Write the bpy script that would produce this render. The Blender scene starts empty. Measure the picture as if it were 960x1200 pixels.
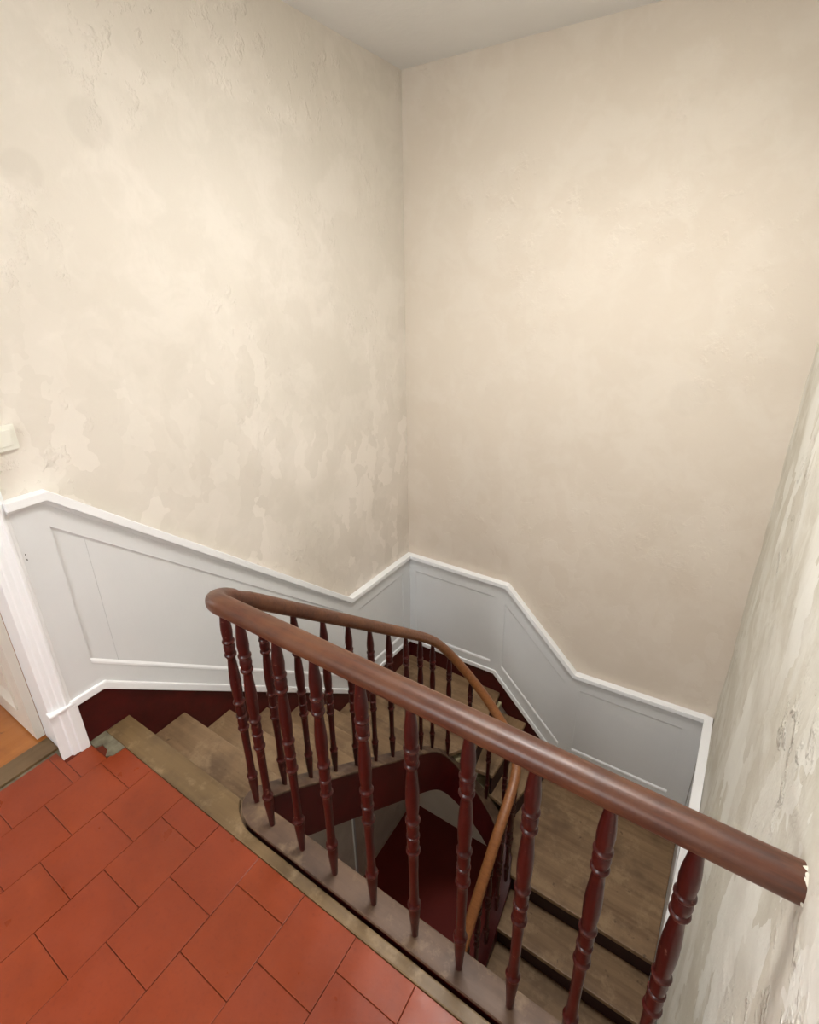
import bpy, math, random
from mathutils import Vector, Matrix, noise
from mathutils.geometry import tessellate_polygon

random.seed(7)
scene = bpy.context.scene
COL = scene.collection
PI = math.pi

# ------------------------------------------------------------------ camera
F_PX, PITCH, YAW, ROLL = 590.0, math.radians(21.5), math.radians(32.8), math.radians(-0.8)
fwd = Vector((-math.sin(YAW) * math.cos(PITCH), math.cos(YAW) * math.cos(PITCH), -math.sin(PITCH)))
rgt = Vector((math.cos(YAW), math.sin(YAW), 0))
upv = rgt.cross(fwd)
r2 = rgt * math.cos(ROLL) + upv * math.sin(ROLL)
u2 = upv * math.cos(ROLL) - rgt * math.sin(ROLL)
cam_data = bpy.data.cameras.new('camera')
cam = bpy.data.objects.new('camera', cam_data)
COL.objects.link(cam)
cam.matrix_world = Matrix(((r2.x, u2.x, -fwd.x, 0), (r2.y, u2.y, -fwd.y, 0), (r2.z, u2.z, -fwd.z, 1.75), (0, 0, 0, 1)))
cam_data.sensor_fit = 'HORIZONTAL'
cam_data.sensor_width = 36.0
cam_data.lens = F_PX / 960.0 * 36.0
cam_data.shift_y = -40.0 / 960.0
cam_data.clip_start = 0.02
scene.camera = cam
scene.cycles.max_bounces = 6
scene.cycles.diffuse_bounces = 4
scene.cycles.glossy_bounces = 3

# ------------------------------------------------------------------ world, daylight, exposure
world = bpy.data.worlds.new('world')
scene.world = world
world.use_nodes = True
world.node_tree.nodes['Background'].inputs[0].default_value = (0.80, 0.90, 1.0, 1)
world.node_tree.nodes['Background'].inputs[1].default_value = 1.0

def area_light(name, loc, rot, sx, sy, watts, colour, shape='RECTANGLE'):
    l = bpy.data.lights.new(name, 'AREA')
    l.shape = shape
    l.size = sx
    if shape in ('RECTANGLE', 'ELLIPSE'):
        l.size_y = sy
    l.energy = watts
    l.color = colour
    o = bpy.data.objects.new(name, l)
    o.location = loc
    o.rotation_euler = rot
    COL.objects.link(o)
    return o

# daylight falling through the skylight over the stairwell
LOW_FILL_Z = -1.55
SKX0, SKX1, SKY0, SKY1 = -0.95, -0.15, 1.12, 1.92
area_light('skylight_daylight', ((SKX0 + SKX1) / 2, (SKY0 + SKY1) / 2, 2.887 + 0.44), (0, 0, 0), SKX1 - SKX0 - 0.02, SKY1 - SKY0 - 0.02, 66, (1.0, 0.972, 0.935))
# unseen fill light, added to brighten the storey below
area_light('lower_well_fill', (-1.3, -2.12, LOW_FILL_Z), (math.radians(90), 0, 0), 0.9, 1.3, 11, (1.0, 0.92, 0.76))
# daylight entering by the landing window behind the photographer, and by the side room's window
area_light('landing_window_daylight', (-0.85, -2.12, 1.6), (math.radians(90), 0, 0), 1.1, 1.5, 58, (0.985, 0.99, 1.0))
area_light('side_room_window_daylight', (-4.42, -0.3, 1.5), (math.radians(90), 0, math.radians(-90)), 1.0, 1.3, 14, (1.0, 0.98, 0.95))

vs = scene.view_settings
vs.view_transform = 'Standard'
vs.look = 'None'
vs.exposure = 0.12
vs.gamma = 1.0
vs.use_curve_mapping = False

# ------------------------------------------------------------------ dimensions (metres, landing floor at z = 0)
LX, D = -1.963, 3.019            # left wall face, back wall face
CEIL, LOW = 2.887, -3.247        # ceiling, floor of the storey below
RISE, GO = 0.191, 0.2345
REAR = -2.0
def right_x(y): return 0.207 + 0.0308 * y
NOSE0 = 0.735                    # nosing of the landing
RA = 0.13                        # radius of the string where it leaves the landing
YR, XI, XJ = 0.718, -1.22, -0.65 # axes of the inner string: along the landing, first flight, last flight

# ------------------------------------------------------------------ node helpers
class NT:
    def __init__(self, name, rough=0.6, spec=0.5):
        self.m = bpy.data.materials.new(name)
        self.m.use_nodes = True
        self.t = self.m.node_tree
        self.b = self.t.nodes['Principled BSDF']
        self.b.inputs['Roughness'].default_value = rough
        self.b.inputs['Specular IOR Level'].default_value = spec
        self.pos = self.n('ShaderNodeNewGeometry').outputs['Position']
    def n(self, kind, **kw):
        x = self.t.nodes.new(kind)
        for k, v in kw.items():
            setattr(x, k, v)
        return x
    def link(self, a, b): self.t.links.new(a, b)
    def setin(self, sock, v):
        if isinstance(v, bpy.types.NodeSocket): self.link(v, sock)
        else: sock.default_value = v
    def obj(self): return self.n('ShaderNodeTexCoord').outputs['Object']
    def mapping(self, vec, scale=(1, 1, 1), rot=(0, 0, 0), loc=(0, 0, 0)):
        m = self.n('ShaderNodeMapping')
        self.link(vec, m.inputs['Vector'])
        m.inputs['Scale'].default_value = scale
        m.inputs['Rotation'].default_value = rot
        m.inputs['Location'].default_value = loc
        return m.outputs[0]
    def noise(self, vec, scale, detail=4, rough=0.55, dist=0.0):
        x = self.n('ShaderNodeTexNoise')
        self.link(vec, x.inputs['Vector'])
        x.inputs['Scale'].default_value = scale
        x.inputs['Detail'].default_value = detail
        x.inputs['Roughness'].default_value = rough
        x.inputs['Distortion'].default_value = dist
        return x.outputs
    def ramp(self, fac, stops):
        x = self.n('ShaderNodeValToRGB')
        self.link(fac, x.inputs[0])
        cr = x.color_ramp
        while len(cr.elements) < len(stops): cr.elements.new(0.5)
        for e, (p, c) in zip(cr.elements, stops):
            e.position = p
            e.color = c if len(c) == 4 else (*c, 1)
        return x.outputs[0]
    def mix(self, fac, a, b, mode='MIX'):
        x = self.n('ShaderNodeMix', data_type='RGBA', blend_type=mode)
        self.setin(x.inputs[0], fac)
        for s, v in ((x.inputs[6], a), (x.inputs[7], b)):
            if isinstance(v, tuple) and len(v) == 3: v = (*v, 1)
            self.setin(s, v)
        return x.outputs[2]
    def math(self, op, a, b=0.0, c=0.0):
        x = self.n('ShaderNodeMath', operation=op)
        for s, v in zip(x.inputs, (a, b, c)): self.setin(s, v)
        return x.outputs[0]
    def maprange(self, v, a, b, c=0.0, d=1.0, smooth=False):
        x = self.n('ShaderNodeMapRange')
        if smooth: x.interpolation_type = 'SMOOTHSTEP'
        self.setin(x.inputs[0], v)
        for i, q in enumerate((a, b, c, d)): x.inputs[i + 1].default_value = q
        return x.outputs[0]
    def bump(self, h, dist, strength=1.0, prev=None):
        x = self.n('ShaderNodeBump')
        x.inputs['Strength'].default_value = strength
        x.inputs['Distance'].default_value = dist
        self.link(h, x.inputs['Height'])
        if prev is not None: self.link(prev, x.inputs['Normal'])
        self.link(x.outputs[0], self.b.inputs['Normal'])
        return x.outputs[0]
    def color(self, v): self.setin(self.b.inputs['Base Color'], (*v, 1) if isinstance(v, tuple) and len(v) == 3 else v)

def srgb(r, g, b):
    f = lambda c: (c / 255 / 12.92) if c / 255 <= 0.04045 else ((c / 255 + 0.055) / 1.055) ** 2.4
    return (f(r), f(g), f(b))

# ------------------------------------------------------------------ materials
def plaster(name, base, light, dull, patch_amount, spots=(), relief=0.004, patch_z=(1.6, -0.2), low=None, var=0.6, patch_scale=11.0, patch_map=(1.0, 0.75, 0.55), low_bright=0.0, scabs=0.7):
    k = NT(name, 0.85, 0.25)
    p = k.pos
    warp = k.n('ShaderNodeVectorMath', operation='MULTIPLY_ADD')
    k.link(k.noise(p, 3.5, 2)[1], warp.inputs[0])
    warp.inputs[1].default_value = (0.30, 0.30, 0.30)
    k.link(p, warp.inputs[2])
    wp = warp.outputs[0]
    masks = k.n('ShaderNodeSeparateColor')
    k.link(k.noise(p, 1.6, 1)[1], masks.inputs[0])
    mid = k.noise(wp, 4.0, 4, 0.65)[0]
    c = k.mix(k.maprange(masks.outputs[0], 0.35, 0.65, 0, var), base, dull)
    c = k.mix(k.maprange(mid, 0.42, 0.64, 0, var, True), c, light)
    # trowelled patches with crisp edges, denser low on the wall
    v = k.n('ShaderNodeTexVoronoi', distance='CHEBYCHEV')
    w2 = k.n('ShaderNodeVectorMath', operation='MULTIPLY_ADD')
    k.link(k.noise(p, 9.0, 2, 0.7)[1], w2.inputs[0])
    w2.inputs[1].default_value = (0.10, 0.10, 0.10)
    k.link(p, w2.inputs[2])
    k.link(k.mapping(w2.outputs[0], patch_map, (0.55, 0.1, 0.1) if patch_map[2] > 0.4 else (0, 0, 0)), v.inputs['Vector'])
    v.inputs['Scale'].default_value = patch_scale
    rnd = k.n('ShaderNodeSeparateColor')
    k.link(v.outputs['Color'], rnd.inputs[0])
    sep = k.n('ShaderNodeSeparateXYZ')
    k.link(p, sep.inputs[0])
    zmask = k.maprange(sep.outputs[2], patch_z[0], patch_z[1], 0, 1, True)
    pm = k.math('MULTIPLY', k.maprange(rnd.outputs[0], 0.50, 0.58), k.math('MULTIPLY', zmask, k.maprange(masks.outputs[1], 0.40, 0.54)))
    if low_bright: c = k.mix(k.math('MULTIPLY', k.maprange(masks.outputs[1], 0.36, 0.60), k.math('MULTIPLY', zmask, low_bright)), c, light)  # brightness of the lower wall, painted into the plaster colour
    c = k.mix(k.math('MULTIPLY', pm, patch_amount), c, light)
    pm2 = k.math('MULTIPLY', k.maprange(rnd.outputs[1], 0.62, 0.70), k.math('MULTIPLY', zmask, k.maprange(masks.outputs[2], 0.42, 0.56)))
    c = k.mix(k.math('MULTIPLY', pm2, patch_amount * 0.5), c, dull)
    if low:                       # multiplied tint, pinker towards the bottom
        c = k.mix(k.math('MULTIPLY', k.maprange(sep.outputs[2], 1.4, -0.4, 0, 1, True), 0.7), c, low, 'MULTIPLY')
    for (sx, sy, sz, rad, amt) in spots:      # round damp marks
        dist = k.n('ShaderNodeVectorMath', operation='DISTANCE')
        k.link(p, dist.inputs[0])
        dist.inputs[1].default_value = (sx, sy, sz)
        c = k.mix(k.maprange(dist.outputs['Value'], rad * 0.7, rad, amt, 0.0, True), c, (0.36, 0.32, 0.26))
    k.color(c)
    m2 = k.n('ShaderNodeSeparateColor')
    k.link(k.noise(k.mapping(p, (1, 1, 0.75), (0.7, 0.6, 0)), 15, 4, 0.62)[1], m2.inputs[0])
    rough_n = m2.outputs[0]
    scab = k.math('MULTIPLY', k.maprange(m2.outputs[1], 0.55, 0.70), k.maprange(k.noise(p, 2.1, 1)[0], 0.50, 0.64))
    h = k.math('ADD', k.math('MULTIPLY', rough_n, 0.45), k.math('MULTIPLY', scab, scabs))
    h = k.math('ADD', h, k.math('MULTIPLY', k.math('MULTIPLY', rnd.outputs[0], zmask), 0.25))
    k.bump(h, relief, 0.75)
    return k.m

M = {}
CREAM, CREAM_L, CREAM_D = srgb(219, 209, 194), srgb(226, 218, 205), srgb(212, 201, 185)
M['plaster_left'] = plaster('plaster_left', srgb(221, 214, 202), srgb(238, 231, 221), srgb(211, 203, 190), 0.8, [(LX, 1.11, 2.246, 0.085, 0.11), (LX, 0.867, 2.077, 0.07, 0.11)], 0.005, low=(1.0, 0.965, 0.95), var=0.35, low_bright=0.4, patch_z=(2.3, 0.3), patch_scale=13.0, patch_map=(1.0, 0.9, 0.5), scabs=1.0)
M['plaster_back'] = plaster('plaster_back', CREAM, CREAM_L, CREAM_D, 0.3, [(-0.177, D, 1.143, 0.11, 0.07)], 0.004, low=(0.97, 0.93, 0.92), var=0.4)
M['plaster_right'] = plaster('plaster_right', srgb(216, 212, 199), srgb(236, 235, 227), srgb(202, 197, 182), 0.85, relief=0.016, patch_z=(9.0, 8.0), var=0.6, patch_scale=9.0, patch_map=(1.0, 0.8, 0.22), scabs=1.0)
M['plaster_plain'] = plaster('plaster_plain', CREAM, CREAM_L, CREAM_D, 0.1)
M['plaster_low'] = plaster('plaster_low', srgb(190, 178, 140), srgb(200, 190, 152), srgb(178, 166, 128), 0.1)

k = NT('ceiling_paint', 0.9, 0.2)
k.color(k.mix(k.noise(k.pos, 3, 4)[0], srgb(232, 231, 228), srgb(224, 223, 219)))
k.bump(k.noise(k.pos, 30, 5)[0], 0.002, 0.5)
M['ceiling'] = k.m

def painted(name, col, rough, var=0.93, spec=0.4):
    k = NT(name, rough, spec)
    k.color(k.mix(k.maprange(k.noise(k.pos, 4, 5)[0], 0.3, 0.7), col, tuple(c * var for c in col)))
    k.bump(k.noise(k.mapping(k.pos, (1, 1, 0.25)), 40, 3)[0], 0.0006, 0.5)
    return k.m
M['white_paint'] = painted('white_paint', srgb(224, 225, 225), 0.45, 0.96)
M['white_trim'] = painted('white_trim', srgb(246, 247, 248), 0.35, 0.985)
M['door_paint'] = painted('door_paint', srgb(232, 226, 214), 0.4)
M['switch_plastic'] = painted('switch_plastic', srgb(236, 234, 222), 0.3, 0.99)
M['lamp_metal'] = painted('lamp_metal', srgb(220, 220, 215), 0.3)

def oxblood(name, col, rough, wear, edges=False):
    k = NT(name, rough, 0.4)
    n = k.noise(k.pos, 9, 4, 0.65)[0]
    c = k.mix(k.maprange(n, 0.35, 0.7), col, tuple(q * 0.6 for q in col))
    chips = k.maprange(k.noise(k.pos, 45, 3, 0.7)[0], 0.66, 0.72)
    if edges:                     # paint rubbed off the raised rings
        pt = k.maprange(k.n('ShaderNodeNewGeometry').outputs['Pointiness'], 0.53, 0.60)
        chips = k.math('MAXIMUM', chips, k.math('MULTIPLY', pt, k.maprange(k.noise(k.pos, 60, 2)[0], 0.42, 0.62)))
    c = k.mix(k.math('MULTIPLY', chips, wear), c, srgb(150, 105, 90))
    k.color(c)
    k.bump(k.noise(k.pos, 35, 4)[0], 0.001, 0.4)
    return k.m
M['oxblood'] = oxblood('oxblood_paint', srgb(76, 9, 9), 0.45, 0.06)
M['baluster_paint'] = oxblood('baluster_paint', srgb(62, 11, 8), 0.32, 0.45, True)
M['riser_paint'] = oxblood('riser_paint', srgb(46, 14, 12), 0.6, 0.1)

def wood(name, a, b, axis, rough, dark=None, grain=16, bump=0.0012, wear=0.0):
    k = NT(name, rough, 0.45)
    sc = [grain, grain, grain]
    sc[axis] = grain * 0.06
    v = k.mapping(k.pos, tuple(sc))
    g = k.noise(v, 1.0, 7, 0.65, 0.4)[0]
    c = k.mix(k.maprange(g, 0.3, 0.7), a, b)
    c = k.mix(k.math('MULTIPLY', k.maprange(k.noise(k.pos, 5, 4, 0.6)[0], 0.48, 0.68), 0.6), c, dark or tuple(q * 0.6 for q in a))
    if wear:
        c = k.mix(k.math('MULTIPLY', k.maprange(k.noise(k.pos, 7.5, 5, 0.7)[0], 0.52, 0.66), wear), c, srgb(176, 150, 116))
    knots = k.maprange(k.noise(k.pos, 24, 2)[0], 0.70, 0.76)
    c = k.mix(k.math('MULTIPLY', knots, 0.7), c, srgb(62, 42, 28))
    k.color(c)
    k.setin(k.b.inputs['Roughness'], k.maprange(g, 0.3, 0.7, rough - 0.08, rough + 0.1))
    k.bump(g, bump, 0.6)
    return k.m
M['tread_x'] = wood('worn_oak_x', srgb(150, 122, 90), srgb(112, 86, 60), 0, 0.5, srgb(88, 66, 48), wear=0.4)
M['tread_y'] = wood('worn_oak_y', srgb(150, 122, 90), srgb(112, 86, 60), 1, 0.5, srgb(88, 66, 48), wear=0.4)
M['board'] = wood('landing_board', srgb(126, 102, 68), srgb(98, 76, 48), 0, 0.45, srgb(72, 56, 38), wear=0.45)
M['string_top'] = wood('string_top_wood', srgb(104, 80, 62), srgb(78, 58, 45), 0, 0.52, srgb(56, 40, 32), wear=0.3)
M['parquet'] = wood('parquet', srgb(196, 126, 62), srgb(176, 106, 48), 1, 0.35, srgb(150, 88, 40), grain=10)
M['threshold'] = wood('threshold_wood', srgb(130, 104, 70), srgb(108, 84, 56), 1, 0.5)

def rail_material():
    k = NT('polished_rail_wood', 0.3, 0.5)
    g = k.noise(k.mapping(k.pos, (9, 90, 90)), 1.0, 5, 0.65, 0.5)[0]
    c = k.mix(k.maprange(g, 0.3, 0.7), srgb(92, 52, 35), srgb(62, 34, 23))
    c = k.mix(k.math('MULTIPLY', k.maprange(k.noise(k.pos, 6, 5, 0.6)[0], 0.45, 0.7), 0.5), c, srgb(122, 80, 50))
    sz = k.n('ShaderNodeSeparateXYZ')
    k.link(k.pos, sz.inputs[0])           # the rail of the lower flights has lost its varnish
    c = k.mix(k.maprange(sz.outputs[2], 0.75, -1.0, 0.0, 0.75, True), c, k.mix(k.maprange(g, 0.3, 0.7), srgb(172, 112, 62), srgb(140, 86, 46)))
    k.color(c)
    k.setin(k.b.inputs['Roughness'], k.maprange(g, 0.3, 0.7, 0.32, 0.46))
    k.bump(k.noise(k.mapping(k.pos, (8, 80, 80)), 1.0, 5)[0], 0.0008, 0.5)
    return k.m
M['rail'] = rail_material()

def tile_material():
    k = NT('terracotta', 0.4, 0.35)
    oi = k.n('ShaderNodeObjectInfo').outputs['Random']
    n = k.noise(k.pos, 7, 5, 0.6)[0]
    c = k.mix(k.maprange(n, 0.3, 0.7), srgb(144, 62, 29), srgb(129, 53, 23))
    c = k.mix(k.math('MULTIPLY', oi, 0.45), c, srgb(132, 53, 30))
    c = k.mix(k.math('MULTIPLY', k.maprange(k.noise(k.pos, 90, 3)[0], 0.55, 0.75), 0.25), c, srgb(104, 37, 20))
    k.color(c)
    k.setin(k.b.inputs['Roughness'], k.maprange(k.noise(k.pos, 11, 3)[0], 0.3, 0.7, 0.27, 0.42))
    k.bump(k.noise(k.pos, 16, 5)[0], 0.002, 0.5)
    return k.m
M['tile'] = tile_material()
k = NT('low_floor_tile', 0.5, 0.4)
k.color(k.mix(k.noise(k.pos, 5, 4)[0], srgb(120, 34, 24), srgb(104, 27, 20)))
M['low_floor'] = k.m
k = NT('grout', 0.9, 0.2)
k.color(k.mix(k.noise(k.pos, 30, 4)[0], srgb(104, 42, 24), srgb(84, 34, 21)))
M['grout'] = k.m
k = NT('cement', 0.9, 0.2)
k.color(k.mix(k.maprange(k.noise(k.pos, 22, 5)[0], 0.35, 0.65), srgb(128, 122, 102), srgb(96, 88, 72)))
k.bump(k.noise(k.pos, 40, 5)[0], 0.003, 0.6)
M['cement'] = k.m
k = NT('dark_hole', 0.9, 0.1)
k.color(srgb(40, 36, 32))
M['dark'] = k.m
k = NT('lamp_glass', 0.3, 0.5)
k.color(srgb(245, 240, 230))
k.b.inputs['Emission Color'].default_value = (1.0, 0.86, 0.68, 1)
k.b.inputs['Emission Strength'].default_value = 6.0
M['lamp_glass'] = k.m

# ------------------------------------------------------------------ mesh helpers
class MB:
    def __init__(self): self.v, self.f, self.smooth = [], [], []
    def add(self, verts, faces, smooth=False):
        o = len(self.v)
        self.v += [tuple(q) for q in verts]
        self.f += [tuple(i + o for i in fc) for fc in faces]
        self.smooth += [smooth] * len(faces)
        return self
    def box(self, a, b):
        x0, y0, z0 = a; x1, y1, z1 = b
        return self.add([(x0, y0, z0), (x1, y0, z0), (x1, y1, z0), (x0, y1, z0), (x0, y0, z1), (x1, y0, z1), (x1, y1, z1), (x0, y1, z1)],
                        [(0, 3, 2, 1), (4, 5, 6, 7), (0, 1, 5, 4), (1, 2, 6, 5), (2, 3, 7, 6), (3, 0, 4, 7)])
    def prism(self, outer, w0, w1, fn, holes=()):
        """polygon (u, v) with holes, extruded from w0 to w1, placed by fn(u, v, w)"""
        loops = [list(outer)] + [list(h) for h in holes]
        flat = [p for l in loops for p in l]
        tris = tessellate_polygon([[Vector((u, v, 0)) for u, v in l] for l in loops])
        n = len(flat)
        vs_ = [fn(u, v, w0) for u, v in flat] + [fn(u, v, w1) for u, v in flat]
        fs = []
        for t in tris:
            fs.append(tuple(t)); fs.append(tuple(i + n for i in reversed(t)))
        s = 0
        for l in loops:
            m = len(l)
            for i in range(m):
                a, b = s + i, s + (i + 1) % m
                fs.append((a, b, b + n, a + n))
            s += m
        return self.add(vs_, fs)
    def sweep(self, rings, closed_profile=True, smooth=True, caps=True):
        o = []
        m = len(rings[0])
        vs_ = [p for r in rings for p in r]
        fs = []
        for i in range(len(rings) - 1):
            for j in range(m if closed_profile else m - 1):
                a = i * m + j; b = i * m + (j + 1) % m
                fs.append((a, b, b + m, a + m))
        if caps and closed_profile:
            fs.append(tuple(range(m))[::-1])
            fs.append(tuple((len(rings) - 1) * m + j for j in range(m)))
        return self.add(vs_, fs, smooth)
    def build(self, name, mat, parent=None, bevel=0.0, kind=None):
        me = bpy.data.meshes.new(name)
        me.from_pydata(self.v, [], self.f)
        import bmesh
        bm = bmesh.new(); bm.from_mesh(me)
        bmesh.ops.recalc_face_normals(bm, faces=bm.faces)
        if bevel:
            es = [e for e in bm.edges if len(e.link_faces) == 2 and e.calc_face_angle(0) > 0.6]
            bmesh.ops.bevel(bm, geom=es, offset=bevel, segments=2, affect='EDGES', profile=0.6)
        bm.to_mesh(me); bm.free()
        if any(self.smooth):
            for p in me.polygons: p.use_smooth = True
            me.set_sharp_from_angle(angle=math.radians(50))
        me.materials.append(mat)
        o = bpy.data.objects.new(name, me)
        COL.objects.link(o)
        if parent: o.parent = parent
        if kind: o['kind'] = kind
        return o

def empty(name, loc=(0, 0, 0)):
    o = bpy.data.objects.new(name, None)
    o.empty_display_size = 0.1
    COL.objects.link(o)
    o.location = loc
    return o
def tag(o, label, cat, group=None):
    o['label'] = label; o['category'] = cat
    if group: o['group'] = group
    return o
def lathe(profile, n=20):
    mb = MB()
    rings = [[(r * math.cos(2 * PI * j / n), r * math.sin(2 * PI * j / n), z) for j in range(n)] for r, z in profile]
    return mb.sweep(rings)

# ------------------------------------------------------------------ the shell
DOOR_Y0, DOOR_Y1, DOOR_H = -0.40, 0.500, 2.05
WT = 0.16
left_outline = [(REAR - 0.2, LOW - 0.2), (D + 0.2, LOW - 0.2), (D + 0.2, CEIL + 0.2), (REAR - 0.2, CEIL + 0.2)]
MB().prism(left_outline, 0, WT, lambda u, v, w: (LX - w, u, v), [[(DOOR_Y0, -0.06), (DOOR_Y0, DOOR_H), (DOOR_Y1, DOOR_H), (DOOR_Y1, -0.06)]]).build('wall_left', M['plaster_left'], kind='structure')
MB().box((LX - 0.1, D, LOW - 0.2), (0.6, D + 0.2, CEIL + 0.2)).build('wall_back', M['plaster_back'], kind='structure')
# right wall: hand-thrown plaster with real unevenness
mb = MB()
ny, nz = 240, 250
vs_ = []
for i in range(ny + 1):
    y = REAR + (D + 0.01 - REAR) * i / ny
    for j in range(nz + 1):
        z = LOW + (CEIL - LOW) * j / nz
        p = Vector((0, y * 2.4, z * 1.5))
        q = noise.noise(p + Vector((3.1, 0, 0))) * 0.007 + noise.noise(Vector((7, y * 7, z * 4 + y * 3))) * 0.004
        q += max(0.0, noise.noise(Vector((1, y * 16 + z * 5, z * 7)))) * 0.0055
        vs_.append((right_x(y) + q, y, z))
fs_ = [(i * (nz + 1) + j, i * (nz + 1) + j + 1, (i + 1) * (nz + 1) + j + 1, (i + 1) * (nz + 1) + j) for i in range(ny) for j in range(nz)]
mb.add(vs_, fs_, True)
wr = mb.build('wall_right', M['plaster_right'], kind='structure')
sol = wr.modifiers.new('thickness', 'SOLIDIFY'); sol.thickness = 0.12; sol.offset = -1.0
# which way the sheet thickens depends on its normals: keep the room side fixed
if wr.data.polygons[0].normal.x > 0: sol.offset = 1.0
MB().prism([(LX - 0.1, LOW - 0.2), (0.6, LOW - 0.2), (0.6, CEIL + 0.2), (LX - 0.1, CEIL + 0.2)], 0, 0.2, lambda u, v, w: (u, REAR - w, v),
           [[(-1.4, 0.8), (-1.4, 2.3), (-0.3, 2.3), (-0.3, 0.8)], [(-1.75, LOW_FILL_Z - 0.65), (-1.75, LOW_FILL_Z + 0.65), (-0.85, LOW_FILL_Z + 0.65), (-0.85, LOW_FILL_Z - 0.65)]]).build('wall_rear', M['plaster_plain'], kind='structure')  # the lower hole is added for the fill light of the storey below
MB().prism([(LX - 0.1, REAR - 0.2), (0.6, REAR - 0.2), (0.6, D + 0.2), (LX - 0.1, D + 0.2)], CEIL, CEIL + 0.2, lambda u, v, w: (u, v, w),
           [[(SKX0, SKY0), (SKX1, SKY0), (SKX1, SKY1), (SKX0, SKY1)]]).build('ceiling', M['ceiling'], kind='structure')
sky = empty('window_2'); sky['kind'] = 'structure'      # skylight shaft over the stairwell
mb = MB()
for a_, b_ in (((SKX0 - 0.04, SKY0 - 0.04), (SKX0, SKY1 + 0.04)), ((SKX1, SKY0 - 0.04), (SKX1 + 0.04, SKY1 + 0.04)), ((SKX0, SKY0 - 0.04), (SKX1, SKY0)), ((SKX0, SKY1), (SKX1, SKY1 + 0.04))):
    mb.box((*a_, CEIL + 0.2), (*b_, CEIL + 0.46))
mb.build('window_frame', M['white_trim'], sky)
MB().box((LX - 0.1, REAR - 0.2, LOW - 0.2), (0.6, D + 0.2, LOW)).build('floor_storey_below', M['low_floor'], kind='structure')
# landing slab with its tiles
TILE_END = 0.632
floor = MB().box((LX - 0.02, REAR, -0.26), (0.26, TILE_END, -0.004)).build('floor', M['grout'], kind='structure')
S = 0.2
mesh_cache = {}
def tile(x0, x1, y0, y1):
    g = 0.0008
    key = (round(x1 - x0, 4), round(y1 - y0, 4), random.randrange(3))
    w, h = (x1 - x0) / 2 - g, (y1 - y0) / 2 - g
    if key not in mesh_cache:
        o = MB().box((-w, -h, -0.014), (w, h, 0.0)).build('tile', M['tile'], floor, bevel=0.0014)
        mesh_cache[key] = o.data
    else:
        o = bpy.data.objects.new('tile', mesh_cache[key]); COL.objects.link(o); o.parent = floor
    o.location = ((x0 + x1) / 2, (y0 + y1) / 2, random.uniform(-0.0010, 0.0003))
    o.rotation_euler = (random.uniform(-0.004, 0.004), random.uniform(-0.004, 0.004), random.uniform(-0.003, 0.003))
for c in range(12):
    x0, x1 = -2.01 + S * c, -2.01 + S * (c + 1)
    x0 = max(x0, -2.012)
    j = 0.54 if c % 2 else 0.44
    y_hi = TILE_END
    if c == 0: y_hi = 0.470
    edges = [j - S * i for i in range(-1, 14)]
    edges = [min(e, y_hi) for e in edges if e > REAR + 0.05]
    edges = sorted(set(edges + [y_hi]))
    x1 = min(x1, right_x(0) - 0.01)
    if x1 - x0 < 0.02: continue
    for a, b in zip(edges[:-1], edges[1:]):
        if b - a > 0.02: tile(x0 if c or a > DOOR_Y0 else LX + 0.006, x1, a, b)
    if c == 0: tile(LX + 0.036, x1, 0.470, 0.566)
cp = MB().prism([(LX + 0.018, 0.567), (-1.90, 0.567), (-1.89, 0.590), (-1.845, 0.588), (-1.822, 0.567), (-1.80, 0.585), (-1.795, TILE_END), (LX + 0.018, TILE_END)], -0.01, 0.003, lambda u, v, w: (u, v, w)).build('cement_patch', M['cement'], floor)
cp['label'] = 'grey cement patch beside the skirting'

# side room behind the open door
MB().box((-4.4, -1.6, -0.2), (LX - WT, 1.6, -0.003)).build('floor_side_room', M['parquet'], kind='structure')
MB().box((-4.5, 1.6, -0.2), (LX - WT, 1.75, 2.6)).build('wall_side_room_far', M['plaster_plain'], kind='structure')
MB().box((-4.5, -1.75, -0.2), (LX - WT, -1.6, 2.6)).build('wall_side_room_near', M['plaster_plain'], kind='structure')
MB().prism([(-1.75, -0.2), (1.75, -0.2), (1.75, 2.6), (-1.75, 2.6)], 0, 0.12, lambda u, v, w: (-4.38 - w, u, v), [[(-0.8, 0.85), (-0.8, 2.15), (0.2, 2.15), (0.2, 0.85)]]).build('wall_side_room_window', M['plaster_plain'], kind='structure')
MB().box((-4.5, -1.75, 2.5), (LX - WT, 1.75, 2.62)).build('ceiling_side_room', M['ceiling'], kind='structure')
th = MB().box((LX - WT + 0.002, DOOR_Y0 + 0.014, -0.05), (LX - 0.066, DOOR_Y1 - 0.014, 0.003)).build('trim_1', M['threshold'], bevel=0.002, kind='structure')
MB().box((LX - 0.063, DOOR_Y0 + 0.014, -0.05), (LX - 0.02, DOOR_Y1 - 0.014, -0.006)).build('trim_2', M['cement'], kind='structure')

# window frame in the rear wall (behind the photographer)
wf = empty('window_1'); wf['kind'] = 'structure'
mb = MB()
for a, b in (((-1.4, REAR - 0.1, 0.8), (-1.34, REAR - 0.04, 2.3)), ((-0.36, REAR - 0.1, 0.8), (-0.3, REAR - 0.04, 2.3)), ((-0.88, REAR - 0.1, 0.8), (-0.82, REAR - 0.04, 2.3)), ((-1.4, REAR - 0.1, 0.8), (-0.3, REAR - 0.04, 0.86)), ((-1.4, REAR - 0.1, 2.24), (-0.3, REAR - 0.04, 2.3))): mb.box(a, b)
mb.build('window_frame', M['white_trim'], wf)

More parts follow.
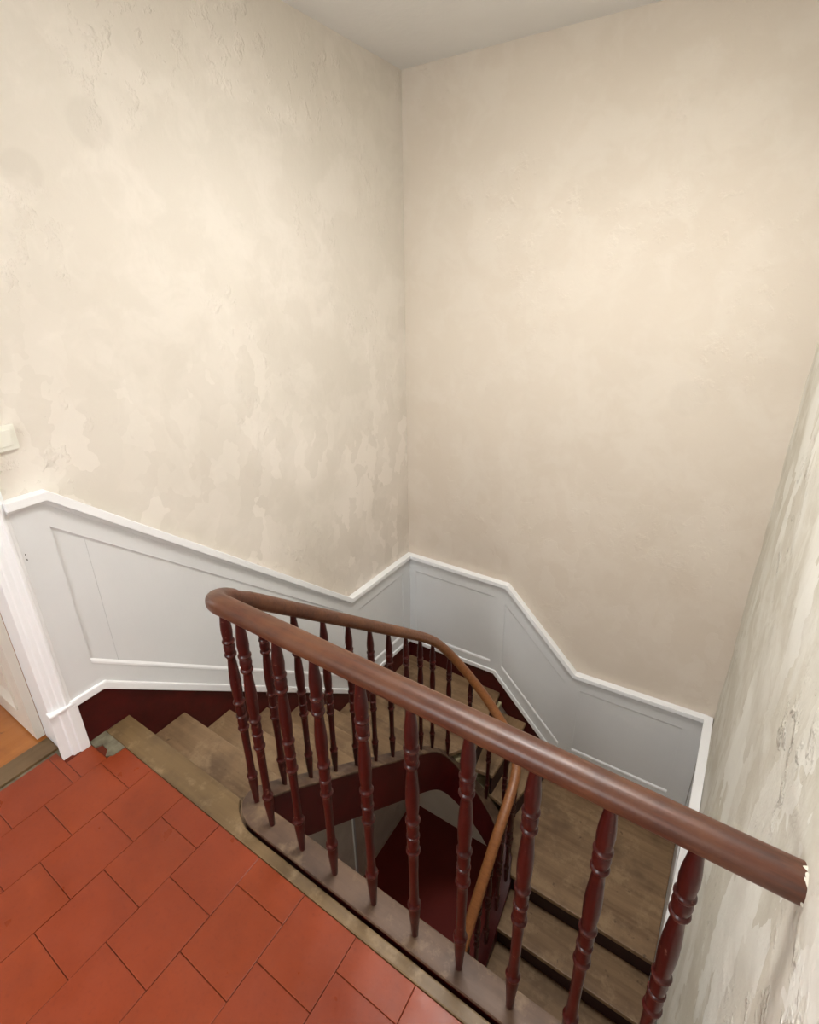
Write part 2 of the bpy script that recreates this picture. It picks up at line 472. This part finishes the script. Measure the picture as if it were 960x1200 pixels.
# ------------------------------------------------------------------ door casing and door leaf on the left wall
dc = empty('door_1', (LX, 0, 0)); dc['kind'] = 'structure'
def dpart(name, mb, mat, bevel=0.0):
    o = mb.build(name, mat, dc, bevel)
    o.matrix_parent_inverse = dc.matrix_world.inverted() if False else Matrix.Translation((-LX, 0, 0))
    return o
def casing(ya, yb, z0, z1, flip):
    # stepped architrave profile (across y, proud of the wall)
    pr = [(0, 0), (0, 0.024), (0.014, 0.026), (0.022, 0.030), (0.034, 0.031), (0.040, 0.026), (0.062, 0.024), (0.068, 0.020), (0.092, 0.018), (0.100, 0.014), (0.116, 0.012), (0.122, 0.010), (0.122, 0)]
    w = yb - ya
    pts = [((yb - a / 0.122 * w) if flip else (ya + a / 0.122 * w), b) for a, b in pr]
    return MB().prism(pts, z0, z1, lambda u, v, q: (LX + v, u, q))
C0, C1 = 0.474, 0.552
dpart('architrave', casing(C0, C1, 0.232, DOOR_H + 0.12, True), M['white_trim'], 0.0015)
dpart('architrave', casing(DOOR_Y0 - 0.112, DOOR_Y0 + 0.01, 0.232, DOOR_H + 0.12, False), M['white_trim'], 0.0015)
dpart('architrave_head', MB().box((LX, DOOR_Y0 - 0.11, DOOR_H), (LX + 0.036, C1, DOOR_H + 0.12)), M['white_trim'], 0.003)
for a, b in ((C0 - 0.004, C1 + 0.012), (DOOR_Y0 - 0.124, DOOR_Y0 + 0.014)):
    mb = MB().prism([(a, 0), (a, 0.014), (a + 0.030, 0.016), (a + 0.034, 0.026), (a + 0.056, 0.027), (a + 0.060, 0.034), (b, 0.034), (b, 0)] if a > 0 else [(a, 0), (a, 0.034), (b, 0.034), (b, 0)], -0.004, 0.222, lambda u, v, q: (LX + v, u, q))
    dpart('plinth_block', mb, M['white_trim'], 0.002)
    dpart('plinth_cap', MB().box((LX, a - 0.002, 0.222), (LX + 0.037, b, 0.234)), M['white_trim'], 0.004)
# door lining inside the opening
mb = MB().box((LX - WT - 0.01, DOOR_Y1 - 0.012, 0), (LX, DOOR_Y1, DOOR_H)).box((LX - WT - 0.01, DOOR_Y0, 0), (LX, DOOR_Y0 + 0.024, DOOR_H)).box((LX - WT - 0.01, DOOR_Y0 + 0.024, DOOR_H - 0.024), (LX, DOOR_Y1 - 0.012, DOOR_H))
dpart('door_lining', mb, M['white_trim'])
# leaf, swung open into the side room, hinged on the far jamb
HX, HY = LX - WT - 0.008, 0.456
leaf_panels = [[(0.10, 0.12), (0.70, 0.12), (0.70, 0.85), (0.10, 0.85)], [(0.10, 1.0), (0.70, 1.0), (0.70, 1.92), (0.10, 1.92)]]
door = empty('door_2', (HX, HY, 0)); door['kind'] = 'structure'
def leaf_fn(u, v, w): return (-u, w, v)
MB().prism([(0, 0.012), (0.80, 0.012), (0.80, 2.03), (0, 2.03)], 0.0, 0.030, leaf_fn, leaf_panels).build('door_frame', M['door_paint'], door)
for ph in leaf_panels:
    pp = MB().prism(ph, 0.012, 0.024, leaf_fn).build('door_panel', M['door_paint'], door)
    (a, b), (c, d) = ph[0], ph[2]
    inner = [(a + 0.03, b + 0.03), (c - 0.03, b + 0.03), (c - 0.03, d - 0.03), (a + 0.03, d - 0.03)]
    mb = MB()
    for i in range(4):
        o1, o2, i1, i2 = ph[i], ph[(i + 1) % 4], inner[i], inner[(i + 1) % 4]
        mb.add([leaf_fn(*o1, -0.006), leaf_fn(*o2, -0.006), leaf_fn(*i2, 0.012), leaf_fn(*i1, 0.012), leaf_fn(*o1, 0.012), leaf_fn(*o2, 0.012)], [(0, 1, 2, 3), (0, 1, 5, 4)])
    mb.build('moulding', M['door_paint'], pp)

# ------------------------------------------------------------------ light switch
sw = empty('light_switch', (LX, 0.603, 1.287))
tag(sw, 'ivory plastic light switch with a square plate beside the door casing', 'light switch')
MB().box((0, -0.042, -0.042), (0.011, 0.042, 0.042)).build('plate', M['switch_plastic'], sw, bevel=0.003)
rk = MB().prism([(-0.026, 0.011), (-0.026, 0.0145), (0.026, 0.018), (0.026, 0.011)], -0.026, 0.026, lambda u, v, w: (v, w, u)).build('rocker', M['switch_plastic'], sw, bevel=0.001)

# ------------------------------------------------------------------ wainscot
def offset_strip(poly, t):
    """open polyline -> the same polyline moved by t along its (upward) normal, mitred"""
    out = []
    for i, p in enumerate(poly):
        p = Vector(p)
        ds = []
        if i > 0: ds.append((p - Vector(poly[i - 1])).normalized())
        if i < len(poly) - 1: ds.append((Vector(poly[i + 1]) - p).normalized())
        ns = [Vector((-d.y, d.x)) for d in ds]
        m = sum(ns, Vector((0, 0))) / len(ns)
        s = m.length
        m = m.normalized() * (t / max(s, 0.4))
        out.append(tuple(p + m))
    return out

def line_at(poly, u):
    for (a, b), (c, d) in zip(poly[:-1], poly[1:]):
        if u <= c + 1e-9: return b + (d - b) * (u - a) / (c - a)
    return poly[-1][1]
def band(lo, hi, u0, u1):
    """polygon between two polylines from u0 to u1"""
    pl = [(u0, line_at(lo, u0))] + [q for q in lo if u0 < q[0] < u1] + [(u1, line_at(lo, u1))]
    ph = [(u0, line_at(hi, u0))] + [q for q in hi if u0 < q[0] < u1] + [(u1, line_at(hi, u1))]
    return pl + list(reversed(ph))

def wainscot(name, label, top, bot, panels, fn, base=True, joints=()):
    """top / bot: polylines (u, v) left to right; panels: (uL, uR, vTL, vTR, vBR, vBL); fn(u, v, w) w = proud of the wall"""
    root = empty(name)
    tag(root, label, 'wainscot')
    u = bot[0][0]
    if top[0][0] > u: u = top[0][0]
    end = min(top[-1][0], bot[-1][0])
    for (uL, uR, tl, tr, br, bl) in panels:
        MB().prism(band(bot, top, u, uL), 0.004, 0.024, fn).build('stile', M['white_paint'], root)
        MB().prism(band([(uL, tl), (uR, tr)], top, uL, uR), 0.004, 0.024, fn).build('rail', M['white_paint'], root)
        MB().prism(band(bot, [(uL, bl), (uR, br)], uL, uR), 0.004, 0.024, fn).build('rail', M['white_paint'], root)
        u = uR
        tt, bb = [(uL, tl), (uR, tr)], [(uL, bl), (uR, br)]
        cuts = [uL] + [q for q in joints if uL < q < uR] + [uR]
        for c0, c1 in zip(cuts[:-1], cuts[1:]):
            p = MB().prism(band(bb, tt, c0 + (0.0004 if c0 > uL else 0), c1 - (0.0004 if c1 < uR else 0)), 0.002, 0.0185, fn).build('panel', M['white_paint'], root)
        for (a, b), sgn in ((((uL, tl), (uR, tr)), -1), (((uL, bl), (uR, br)), 1)):
            sh = lambda q, d: (q[0], q[1] + sgn * d)
            prof_ = [(-0.003, 0.020), (-0.002, 0.0262), (0.008, 0.0262), (0.013, 0.024), (0.020, 0.0186)]
            if sgn < 0: prof_ = [(-0.003, 0.020), (-0.002, 0.0246), (0.003, 0.0246), (0.008, 0.0205), (0.016, 0.0186)]
            vv = [fn(*sh(a, d), w) for d, w in prof_] + [fn(*sh(b, d), w) for d, w in prof_]
            n = len(prof_)
            MB().add(vv, [(i, i + 1, i + 1 + n, i + n) for i in range(n - 1)] + [(n - 1, 0, n, 2 * n - 1), tuple(range(n)), tuple(range(2 * n - 1, n - 1, -1))]).build('moulding', M['white_paint' if sgn < 0 else 'white_trim'], p)
    MB().prism(band(bot, top, u, end), 0.004, 0.024, fn).build('stile', M['white_paint'], root)
    t0 = offset_strip(top, -0.016); t1 = offset_strip(top, 0.014)
    MB().prism(t0 + list(reversed(t1)), 0.0, 0.048, fn).build('cap_rail', M['white_trim'], root, bevel=0.0022)
    t2 = offset_strip(top, -0.030)
    MB().prism(t2 + list(reversed(t0)), 0.0, 0.034, fn).build('cap_moulding', M['white_paint'], root, bevel=0.003)
    if base:
        b0 = offset_strip(bot, -0.004); b1 = offset_strip(bot, 0.030)
        MB().prism(b0 + list(reversed(b1)), 0.0, 0.036, fn).build('base_rail', M['white_trim'], root, bevel=0.006)
    return root

fl = lambda u, v, w: (LX + w, u, v)
fb = lambda u, v, w: (u, D - w, v)
top_l = [(0.545, 1.073), (0.668, 1.073), (2.232, -0.300), (D - 0.003, -0.330)]
bot_l = [(0.545, 0.212), (0.668, 0.212), (2.190, -1.095), (D - 0.003, -1.165)]
wainscot('wainscot_panelling', 'white panelled wainscot stepping down the left wall beside the door casing', top_l, bot_l,
         [(0.655, 2.145, 0.957, -0.339, -0.905, 0.350), (2.325, 2.885, -0.432, -0.445, -1.045, -1.005)], fl, joints=(0.752,))
wl = bpy.data.objects['wainscot_panelling']
for z in (0.886, 0.866):
    MB().box((LX + 0.024, 0.560, z - 0.003), (LX + 0.0246, 0.563, z + 0.003)).build('nail_hole', M['dark'], wl)
top_b = [(LX + 0.003, -0.330), (-1.095, -0.330), (-0.550, -0.885), (0.270, -0.842)]
bot_b = [(LX + 0.003, -1.180), (-1.163, -1.160), (-0.658, -1.690), (0.283, -1.655)]
wainscot('wainscot_panelling', 'grey-white panelled wainscot zigzagging down the back wall under the plaster', top_b, bot_b,
         [(-1.883, -1.198, -0.455, -0.452, -1.068, -1.090), (-1.102, -0.607, -0.489, -0.985, -1.590, -1.085), (-0.505, 0.150, -1.006, -0.981, -1.578, -1.590)], fb)
frr = lambda u, v, w: (right_x(-u) - 0.002 - w, -u, v)
s3 = RISE / GO
top_r = [(-D + 0.003, -0.842), (-2.32, -0.860), (-0.80, -0.860 - 1.52 * s3)]
bot_r = [(-D + 0.003, -2.05), (-2.22, -2.05), (-0.80, -2.05 - 1.42 * s3)]
wainscot('wainscot_panelling', 'white wainscot strip going down the right wall below the handrail end', top_r, bot_r,
         [(-2.92, -2.40, -1.00, -1.00, -1.58, -1.58), (-2.25, -1.0, -1.06, -1.06 - 1.25 * s3, -1.62 - 1.25 * s3, -1.62)], frr, base=False)

# ------------------------------------------------------------------ staircase
st = empty('staircase')
tag(st, 'winding wooden staircase with worn oak treads and dark red strings round an open well', 'staircase')
SKT = 0.018
TH = 0.034
def nose1(k): return NOSE0 + GO * k          # y of the front edge of tread k, first flight
def nose3(k): return 2.13 - 0.226 * (k - 10)   # last flight
def tread(poly, z, mat, name='tread'):
    o = MB().prism(poly, z - TH, z, lambda u, v, w: (u, v, w)).build(name, mat, st, bevel=0.007)
    return o
# boards at the edge of the landing
arc = [(XI + RA + (RA + 0.048) * math.cos(t), YR + RA + (RA + 0.048) * math.sin(t)) for t in [math.radians(270 - 4 * i) for i in range(12)]]
arc = [q for q in arc if q[1] < NOSE0 - 0.002]
MB().prism([(LX + SKT, TILE_END + 0.001), (right_x(0.65) - 0.012, TILE_END + 0.001), (right_x(0.65) - 0.012, YR - 0.048)] + arc + [(arc[-1][0] - 0.012, NOSE0), (LX + SKT, NOSE0)],
           -0.03, 0.001, lambda u, v, w: (u, v, w)).build('landing_nosing', M['board'], st, bevel=0.004)
XL, XIN = LX + SKT, XI - 0.025
for k_ in range(1, 7):
    y0, y1 = nose1(k_ - 1) - 0.032, nose1(k_)
    tread([(XL, y0), (XIN, y0), (XIN, y1), (XL, y1)], -RISE * k_, M['tread_x'])
for k_ in range(0, 7):
    y = nose1(k_) - 0.03
    MB().box((XL, y - 0.016, -RISE * (k_ + 1)), (XIN, y, -RISE * k_ - TH)).build('riser', M['riser_paint'], st)
yA = nose1(6) - 0.032
YB = D - SKT
# quarter landings and the two treads between them
tread([(XL, yA), (XIN, yA), (-1.20, 2.26), (-1.10, 2.40), (-1.04, 2.43), (-1.10, YB), (XL, YB)], -RISE * 7, M['tread_x'], 'quarter_landing')
tread([(-1.07, 2.42), (-0.905, 2.44), (-0.868, YB), (-1.13, YB)], -RISE * 8, M['tread_y'])
tread([(-0.935, 2.44), (-0.76, 2.40), (-0.63, YB), (-0.90, YB)], -RISE * 9, M['tread_y'])
def XRF(y): return right_x(y) - 0.0268
tread([(-0.79, 2.40), (-0.66, 2.25), (-0.625, nose3(10)), (XRF(nose3(10)), nose3(10)), (XRF(YB), YB), (-0.66, YB)], -RISE * 10, M['tread_x'], 'quarter_landing')
for (a, b, kk) in (((-1.055, 2.43), (-1.125, YB), 7), ((-0.925, 2.44), (-0.895, YB), 8), ((-0.785, 2.41), (-0.657, YB), 9)):
    MB().prism([a, b, (b[0] + 0.016, b[1]), (a[0] + 0.016, a[1])], -RISE * (kk + 1), -RISE * kk - TH, lambda u, v, w: (u, v, w)).build('riser', M['riser_paint'], st)
for k_ in range(11, 17):
    y0, y1 = nose3(k_), nose3(k_ - 1) + 0.032
    tread([(-0.625, y0), (XRF(y0), y0), (XRF(y1), y1), (-0.625, y1)], -RISE * k_, M['tread_x'])
for k_ in range(10, 17):
    y = nose3(k_) + 0.03
    MB().box((-0.625, y, -RISE * (k_ + 1)), (XRF(y), y + 0.016, -RISE * k_ - TH)).build('riser', M['riser_paint'], st)
# plastered soffits
def soffit(pts, depth=0.03):
    top_ = [(x, y, z) for x, y, z in pts]; bot_ = [(x, y, z - depth) for x, y, z in pts]
    n = len(pts)
    MB().add(top_ + bot_, [tuple(range(n)), tuple(range(2 * n - 1, n - 1, -1))] + [(i, (i + 1) % n, n + (i + 1) % n, n + i) for i in range(n)]).build('soffit', M['plaster_low'], st)
soffit([(LX, 0.66, -0.24), (XIN, 0.66, -0.24), (XIN, nose1(6), -1.41), (LX, nose1(6), -1.41)])
soffit([(LX, nose1(6), -1.43), (XI, nose1(6), -1.43), (-1.20, 2.26, -1.43), (-1.10, 2.41, -1.43), (-1.08, D, -1.43), (LX, D, -1.43)])
soffit([(-1.04, 2.46, -1.66), (-0.74, 2.46, -2.04), (-0.64, D, -2.04), (-1.10, D, -1.66)])
soffit([(-0.62, 2.19, -1.98), (0.22, 2.19, -1.98), (0.24, D, -1.98), (-0.66, D, -1.98)])
soffit([(-0.64, 2.1, -2.26), (0.21, 2.1, -2.26), (0.18, 1.0, -3.19), (-0.64, 1.0, -3.19)])
# dark red skirting boards against the walls
top1 = [(u, v + 0.003) for u, v in [(0.566, 0.212), (0.668, 0.212), (2.190, -1.095), (D, -1.165)]]
bot1 = [(0.566, 0.0), (0.70, 0.0), (0.70, -0.235), (2.12, -1.40), (D, -1.41)]
sk = MB().prism(list(reversed(top1)) + bot1, 0.0, 0.017, fl).build('wall_string', M['oxblood'], st)
top2 = [(LX, -1.175), (-1.163, -1.155), (-0.658, -1.685), (0.283, -1.650)]
bot2 = [(LX, -1.41), (-1.12, -1.42), (-0.66, -1.95), (0.283, -1.97)]
MB().prism(list(reversed(top2)) + bot2, 0.0, 0.017, fb).build('wall_string', M['oxblood'], st)

# ------------------------------------------------------------------ path of the inner string and handrail
def interp(x, pts):
    for (a, b), (c, d) in zip(pts[:-1], pts[1:]):
        if x <= c: return b + (d - b) * (x - a) / (c - a)
    return pts[-1][1]
CYC, RC = 2.13, (XJ - XI) / 2
CXC = (XI + XJ) / 2
path = []                                    # (x, y, z of the rail axis)
Z0 = 0.897
turn_prof = [(0, -0.255), (20, -0.375), (36, -0.485), (57, -0.655), (80, -0.81), (95, -0.905), (107, -0.965), (130, -1.03), (155, -1.06), (180, -1.085)]
for i in range(25):
    x = 0.232 + (XI + RA - 0.232) * i / 24
    path.append((x, YR, Z0))
for i in range(1, 13):
    a = i / 12 * PI / 2
    t = i / 12
    path.append((XI + RA - RA * math.sin(a), YR + RA - RA * math.cos(a), Z0 - 0.092 * t ** 1.6))
ys = YR + RA
for i in range(1, 30):
    y = ys + (CYC - ys) * i / 30
    path.append((XI, y, 0.805 + (-0.255 - 0.805) * (y - ys) / (CYC - ys)))
for i in range(0, 33):
    a = i / 32 * PI
    path.append((CXC - RC * math.cos(a), CYC + RC * math.sin(a), interp(math.degrees(a), turn_prof)))
for i in range(1, 25):
    y = CYC + (0.74 - CYC) * i / 24
    path.append((XJ, y, interp(-y, [(-CYC, -1.085), (-1.96, -1.165), (-1.75, -1.335), (-0.7, -1.335 - 1.05 * 0.84)])))
# light smoothing of z
for _ in range(2):
    path = [path[0]] + [(p[0], p[1], (a[2] + 2 * p[2] + b[2]) / 4) for a, p, b in zip(path[:-2], path[1:-1], path[2:])] + [path[-1]]
P = [Vector(p) for p in path]
for _ in range(14):
    Q = [p.copy() for p in P]
    for i in range(1, len(P) - 1):
        if P[i].y > 1.9: Q[i] = (P[i - 1] + P[i] * 2 + P[i + 1]) / 4
    P = Q
cum = [0.0]
for a, b in zip(P[:-1], P[1:]): cum.append(cum[-1] + math.hypot(b.x - a.x, b.y - a.y))
def at(s):
    for i in range(len(P) - 1):
        if s <= cum[i + 1]:
            t = (s - cum[i]) / (cum[i + 1] - cum[i])
            return P[i].lerp(P[i + 1], t)
    return P[-1].copy()
def tangents(i):
    a, b = P[max(i - 1, 0)], P[min(i + 1, len(P) - 1)]
    t = (b - a).normalized()
    h = Vector((t.x, t.y, 0)).normalized()
    side = Vector((-h.y, h.x, 0))            # left of travel
    return t, h, side

DROP = 0.876
def string_sweep(z_top, z_bot, w, i0=0, i1=None, smooth=True):
    rings = []
    for i in range(i0, i1 if i1 else len(P)):
        t, h, s = tangents(i)
        p = P[i]
        zt = p.z - DROP
        zb = z_bot if z_bot > -0.1 else z_bot - min(max((cum[i] - 1.6) / 1.3, 0.0), 1.0) * 0.055
        rings.append([p.xy.to_3d() + s * w + Vector((0, 0, zt + z_top)), p.xy.to_3d() - s * w + Vector((0, 0, zt + z_top)),
                      p.xy.to_3d() - s * w + Vector((0, 0, zt + zb)), p.xy.to_3d() + s * w + Vector((0, 0, zt + zb))])
    return MB().sweep(rings, True, smooth)
string_sweep(-0.012, -0.308, 0.036).build('inner_string', M['oxblood'], st)
iT = max(range(len(P)), key=lambda i: P[i].y)
string_sweep(0.0, -0.016, 0.041, 0, iT + 6).build('string_capping', M['string_top'], st, bevel=0.006)
string_sweep(0.0, -0.016, 0.041, iT + 5).build('string_capping', M['oxblood'], st, bevel=0.006)

# ------------------------------------------------------------------ balustrade
bal = empty('balustrade')
tag(bal, 'turned dark red balusters under a polished brown wooden handrail round the stairwell', 'balustrade')
nr = 18
RW, RH = 0.0300, 0.0275
rings = []
for i in range(len(P)):
    t, h, s = tangents(i)
    n = s.cross(t) if (s.cross(t)).z > 0 else t.cross(s)
    rg = []
    for j in range(nr):
        a = 2 * PI * j / nr
        ca, sa = math.cos(a), math.sin(a)
        e = 0.86
        rg.append(P[i] + s * (RW * math.copysign(abs(ca) ** e, ca)) + n * (RH * math.copysign(abs(sa) ** e, sa)))
    rings.append(rg)
MB().sweep(rings).build('handrail', M['rail'], bal)
HB = DROP - RH + 0.006
def bead(z, r, w=0.0065): return [(r * 0.80, z - w - 0.001), (r * 0.93, z - w * 0.7), (r, z - w * 0.25), (r, z + w * 0.25), (r * 0.93, z + w * 0.7), (r * 0.80, z + w + 0.001)]
prof = ([(0.0092, -0.004), (0.0098, 0.01), (0.0122, 0.05), (0.0152, 0.095), (0.0162, 0.116), (0.0150, 0.128)] + bead(0.139, 0.0188)
        + [(0.0132, 0.155), (0.0124, 0.20), (0.0124, 0.27), (0.0134, 0.335), (0.0140, 0.352)] + bead(0.364, 0.0190) + [(0.0150, 0.376), (0.0164, 0.392), (0.0152, 0.406)]
        + bead(0.418, 0.0178, 0.005) + [(0.0150, 0.428), (0.0164, 0.447), (0.0150, 0.463)] + bead(0.477, 0.0192) + [(0.0144, 0.492), (0.0168, 0.520), (0.0178, 0.552), (0.0170, 0.590), (0.0142, 0.632), (0.0122, 0.655)]
        + bead(0.671, 0.0190) + [(0.0166, 0.684), (0.0182, 0.697), (0.0170, 0.710)] + bead(0.722, 0.0194) + [(0.0158, 0.735), (0.0176, 0.760), (0.0164, 0.785), (0.0132, 0.815), (0.0110, 0.835), (0.0110, HB)])
bmesh_data = None
def baluster(x, y, zbase):
    global bmesh_data
    if bmesh_data is None:
        o = lathe(prof).build('baluster', M['baluster_paint'], bal)
        bmesh_data = o.data
    else:
        o = bpy.data.objects.new('baluster', bmesh_data); COL.objects.link(o); o.parent = bal
    o.location = (x, y, zbase)
    o.rotation_euler = (random.uniform(-0.004, 0.004), random.uniform(-0.004, 0.004), random.uniform(0, 6.28))
spots = [(0.101, YR), (-0.040, YR), (-0.181, YR), (-0.326, YR), (-0.466, YR), (-0.611, YR), (-0.762, YR), (-0.900, YR), (-1.044, YR + 0.004), (-1.170, 0.762)]
for y in (0.931, 1.070, 1.222, 1.372, 1.525, 1.680, 1.832, 1.983): spots.append((XI, y))
for a in (-2, 30, 60, 90, 120, 150): 
    if a < 0: spots.append((XI, CYC - 0.005))
    else: spots.append((CXC - RC * math.cos(math.radians(a)), CYC + RC * math.sin(math.radians(a))))
for i in range(9): spots.append((XJ, CYC - 0.01 - 0.15 * i))
def z_at(x, y):
    best = min(range(len(P) - 1), key=lambda i: (P[i].x - x) ** 2 + (P[i].y - y) ** 2)
    a, b = P[max(best - 1, 0)], P[min(best + 1, len(P) - 1)]
    d = Vector((b.x - a.x, b.y - a.y))
    t = ((x - a.x) * d.x + (y - a.y) * d.y) / max(d.length_squared, 1e-9)
    return a.z + (b.z - a.z) * t
for x, y in spots: baluster(x, y, z_at(x, y) - DROP)

# ------------------------------------------------------------------ storey below: trim on the left wall
MB().box((LX, 2.095, LOW), (LX + 0.014, 2.118, -1.5)).build('trim_3', M['white_paint'], kind='structure')


# broken plaster round the end of the handrail
rings = []
n = 28
for rr, dx in ((0.024, 0.006), (0.0285, 0.001), (0.031, 0.006), (0.028, 0.014)):
    rings.append([(right_x(YR) + dx - 0.003 + random.uniform(-0.002, 0.001), YR + (rr + random.uniform(-0.006, 0.003)) * math.cos(2 * PI * j / n), Z0 + (rr + random.uniform(-0.006, 0.003)) * math.sin(2 * PI * j / n)) for j in range(n)])
MB().sweep(rings, True, True, False).build('plaster_collar', M['plaster_right'], wr)
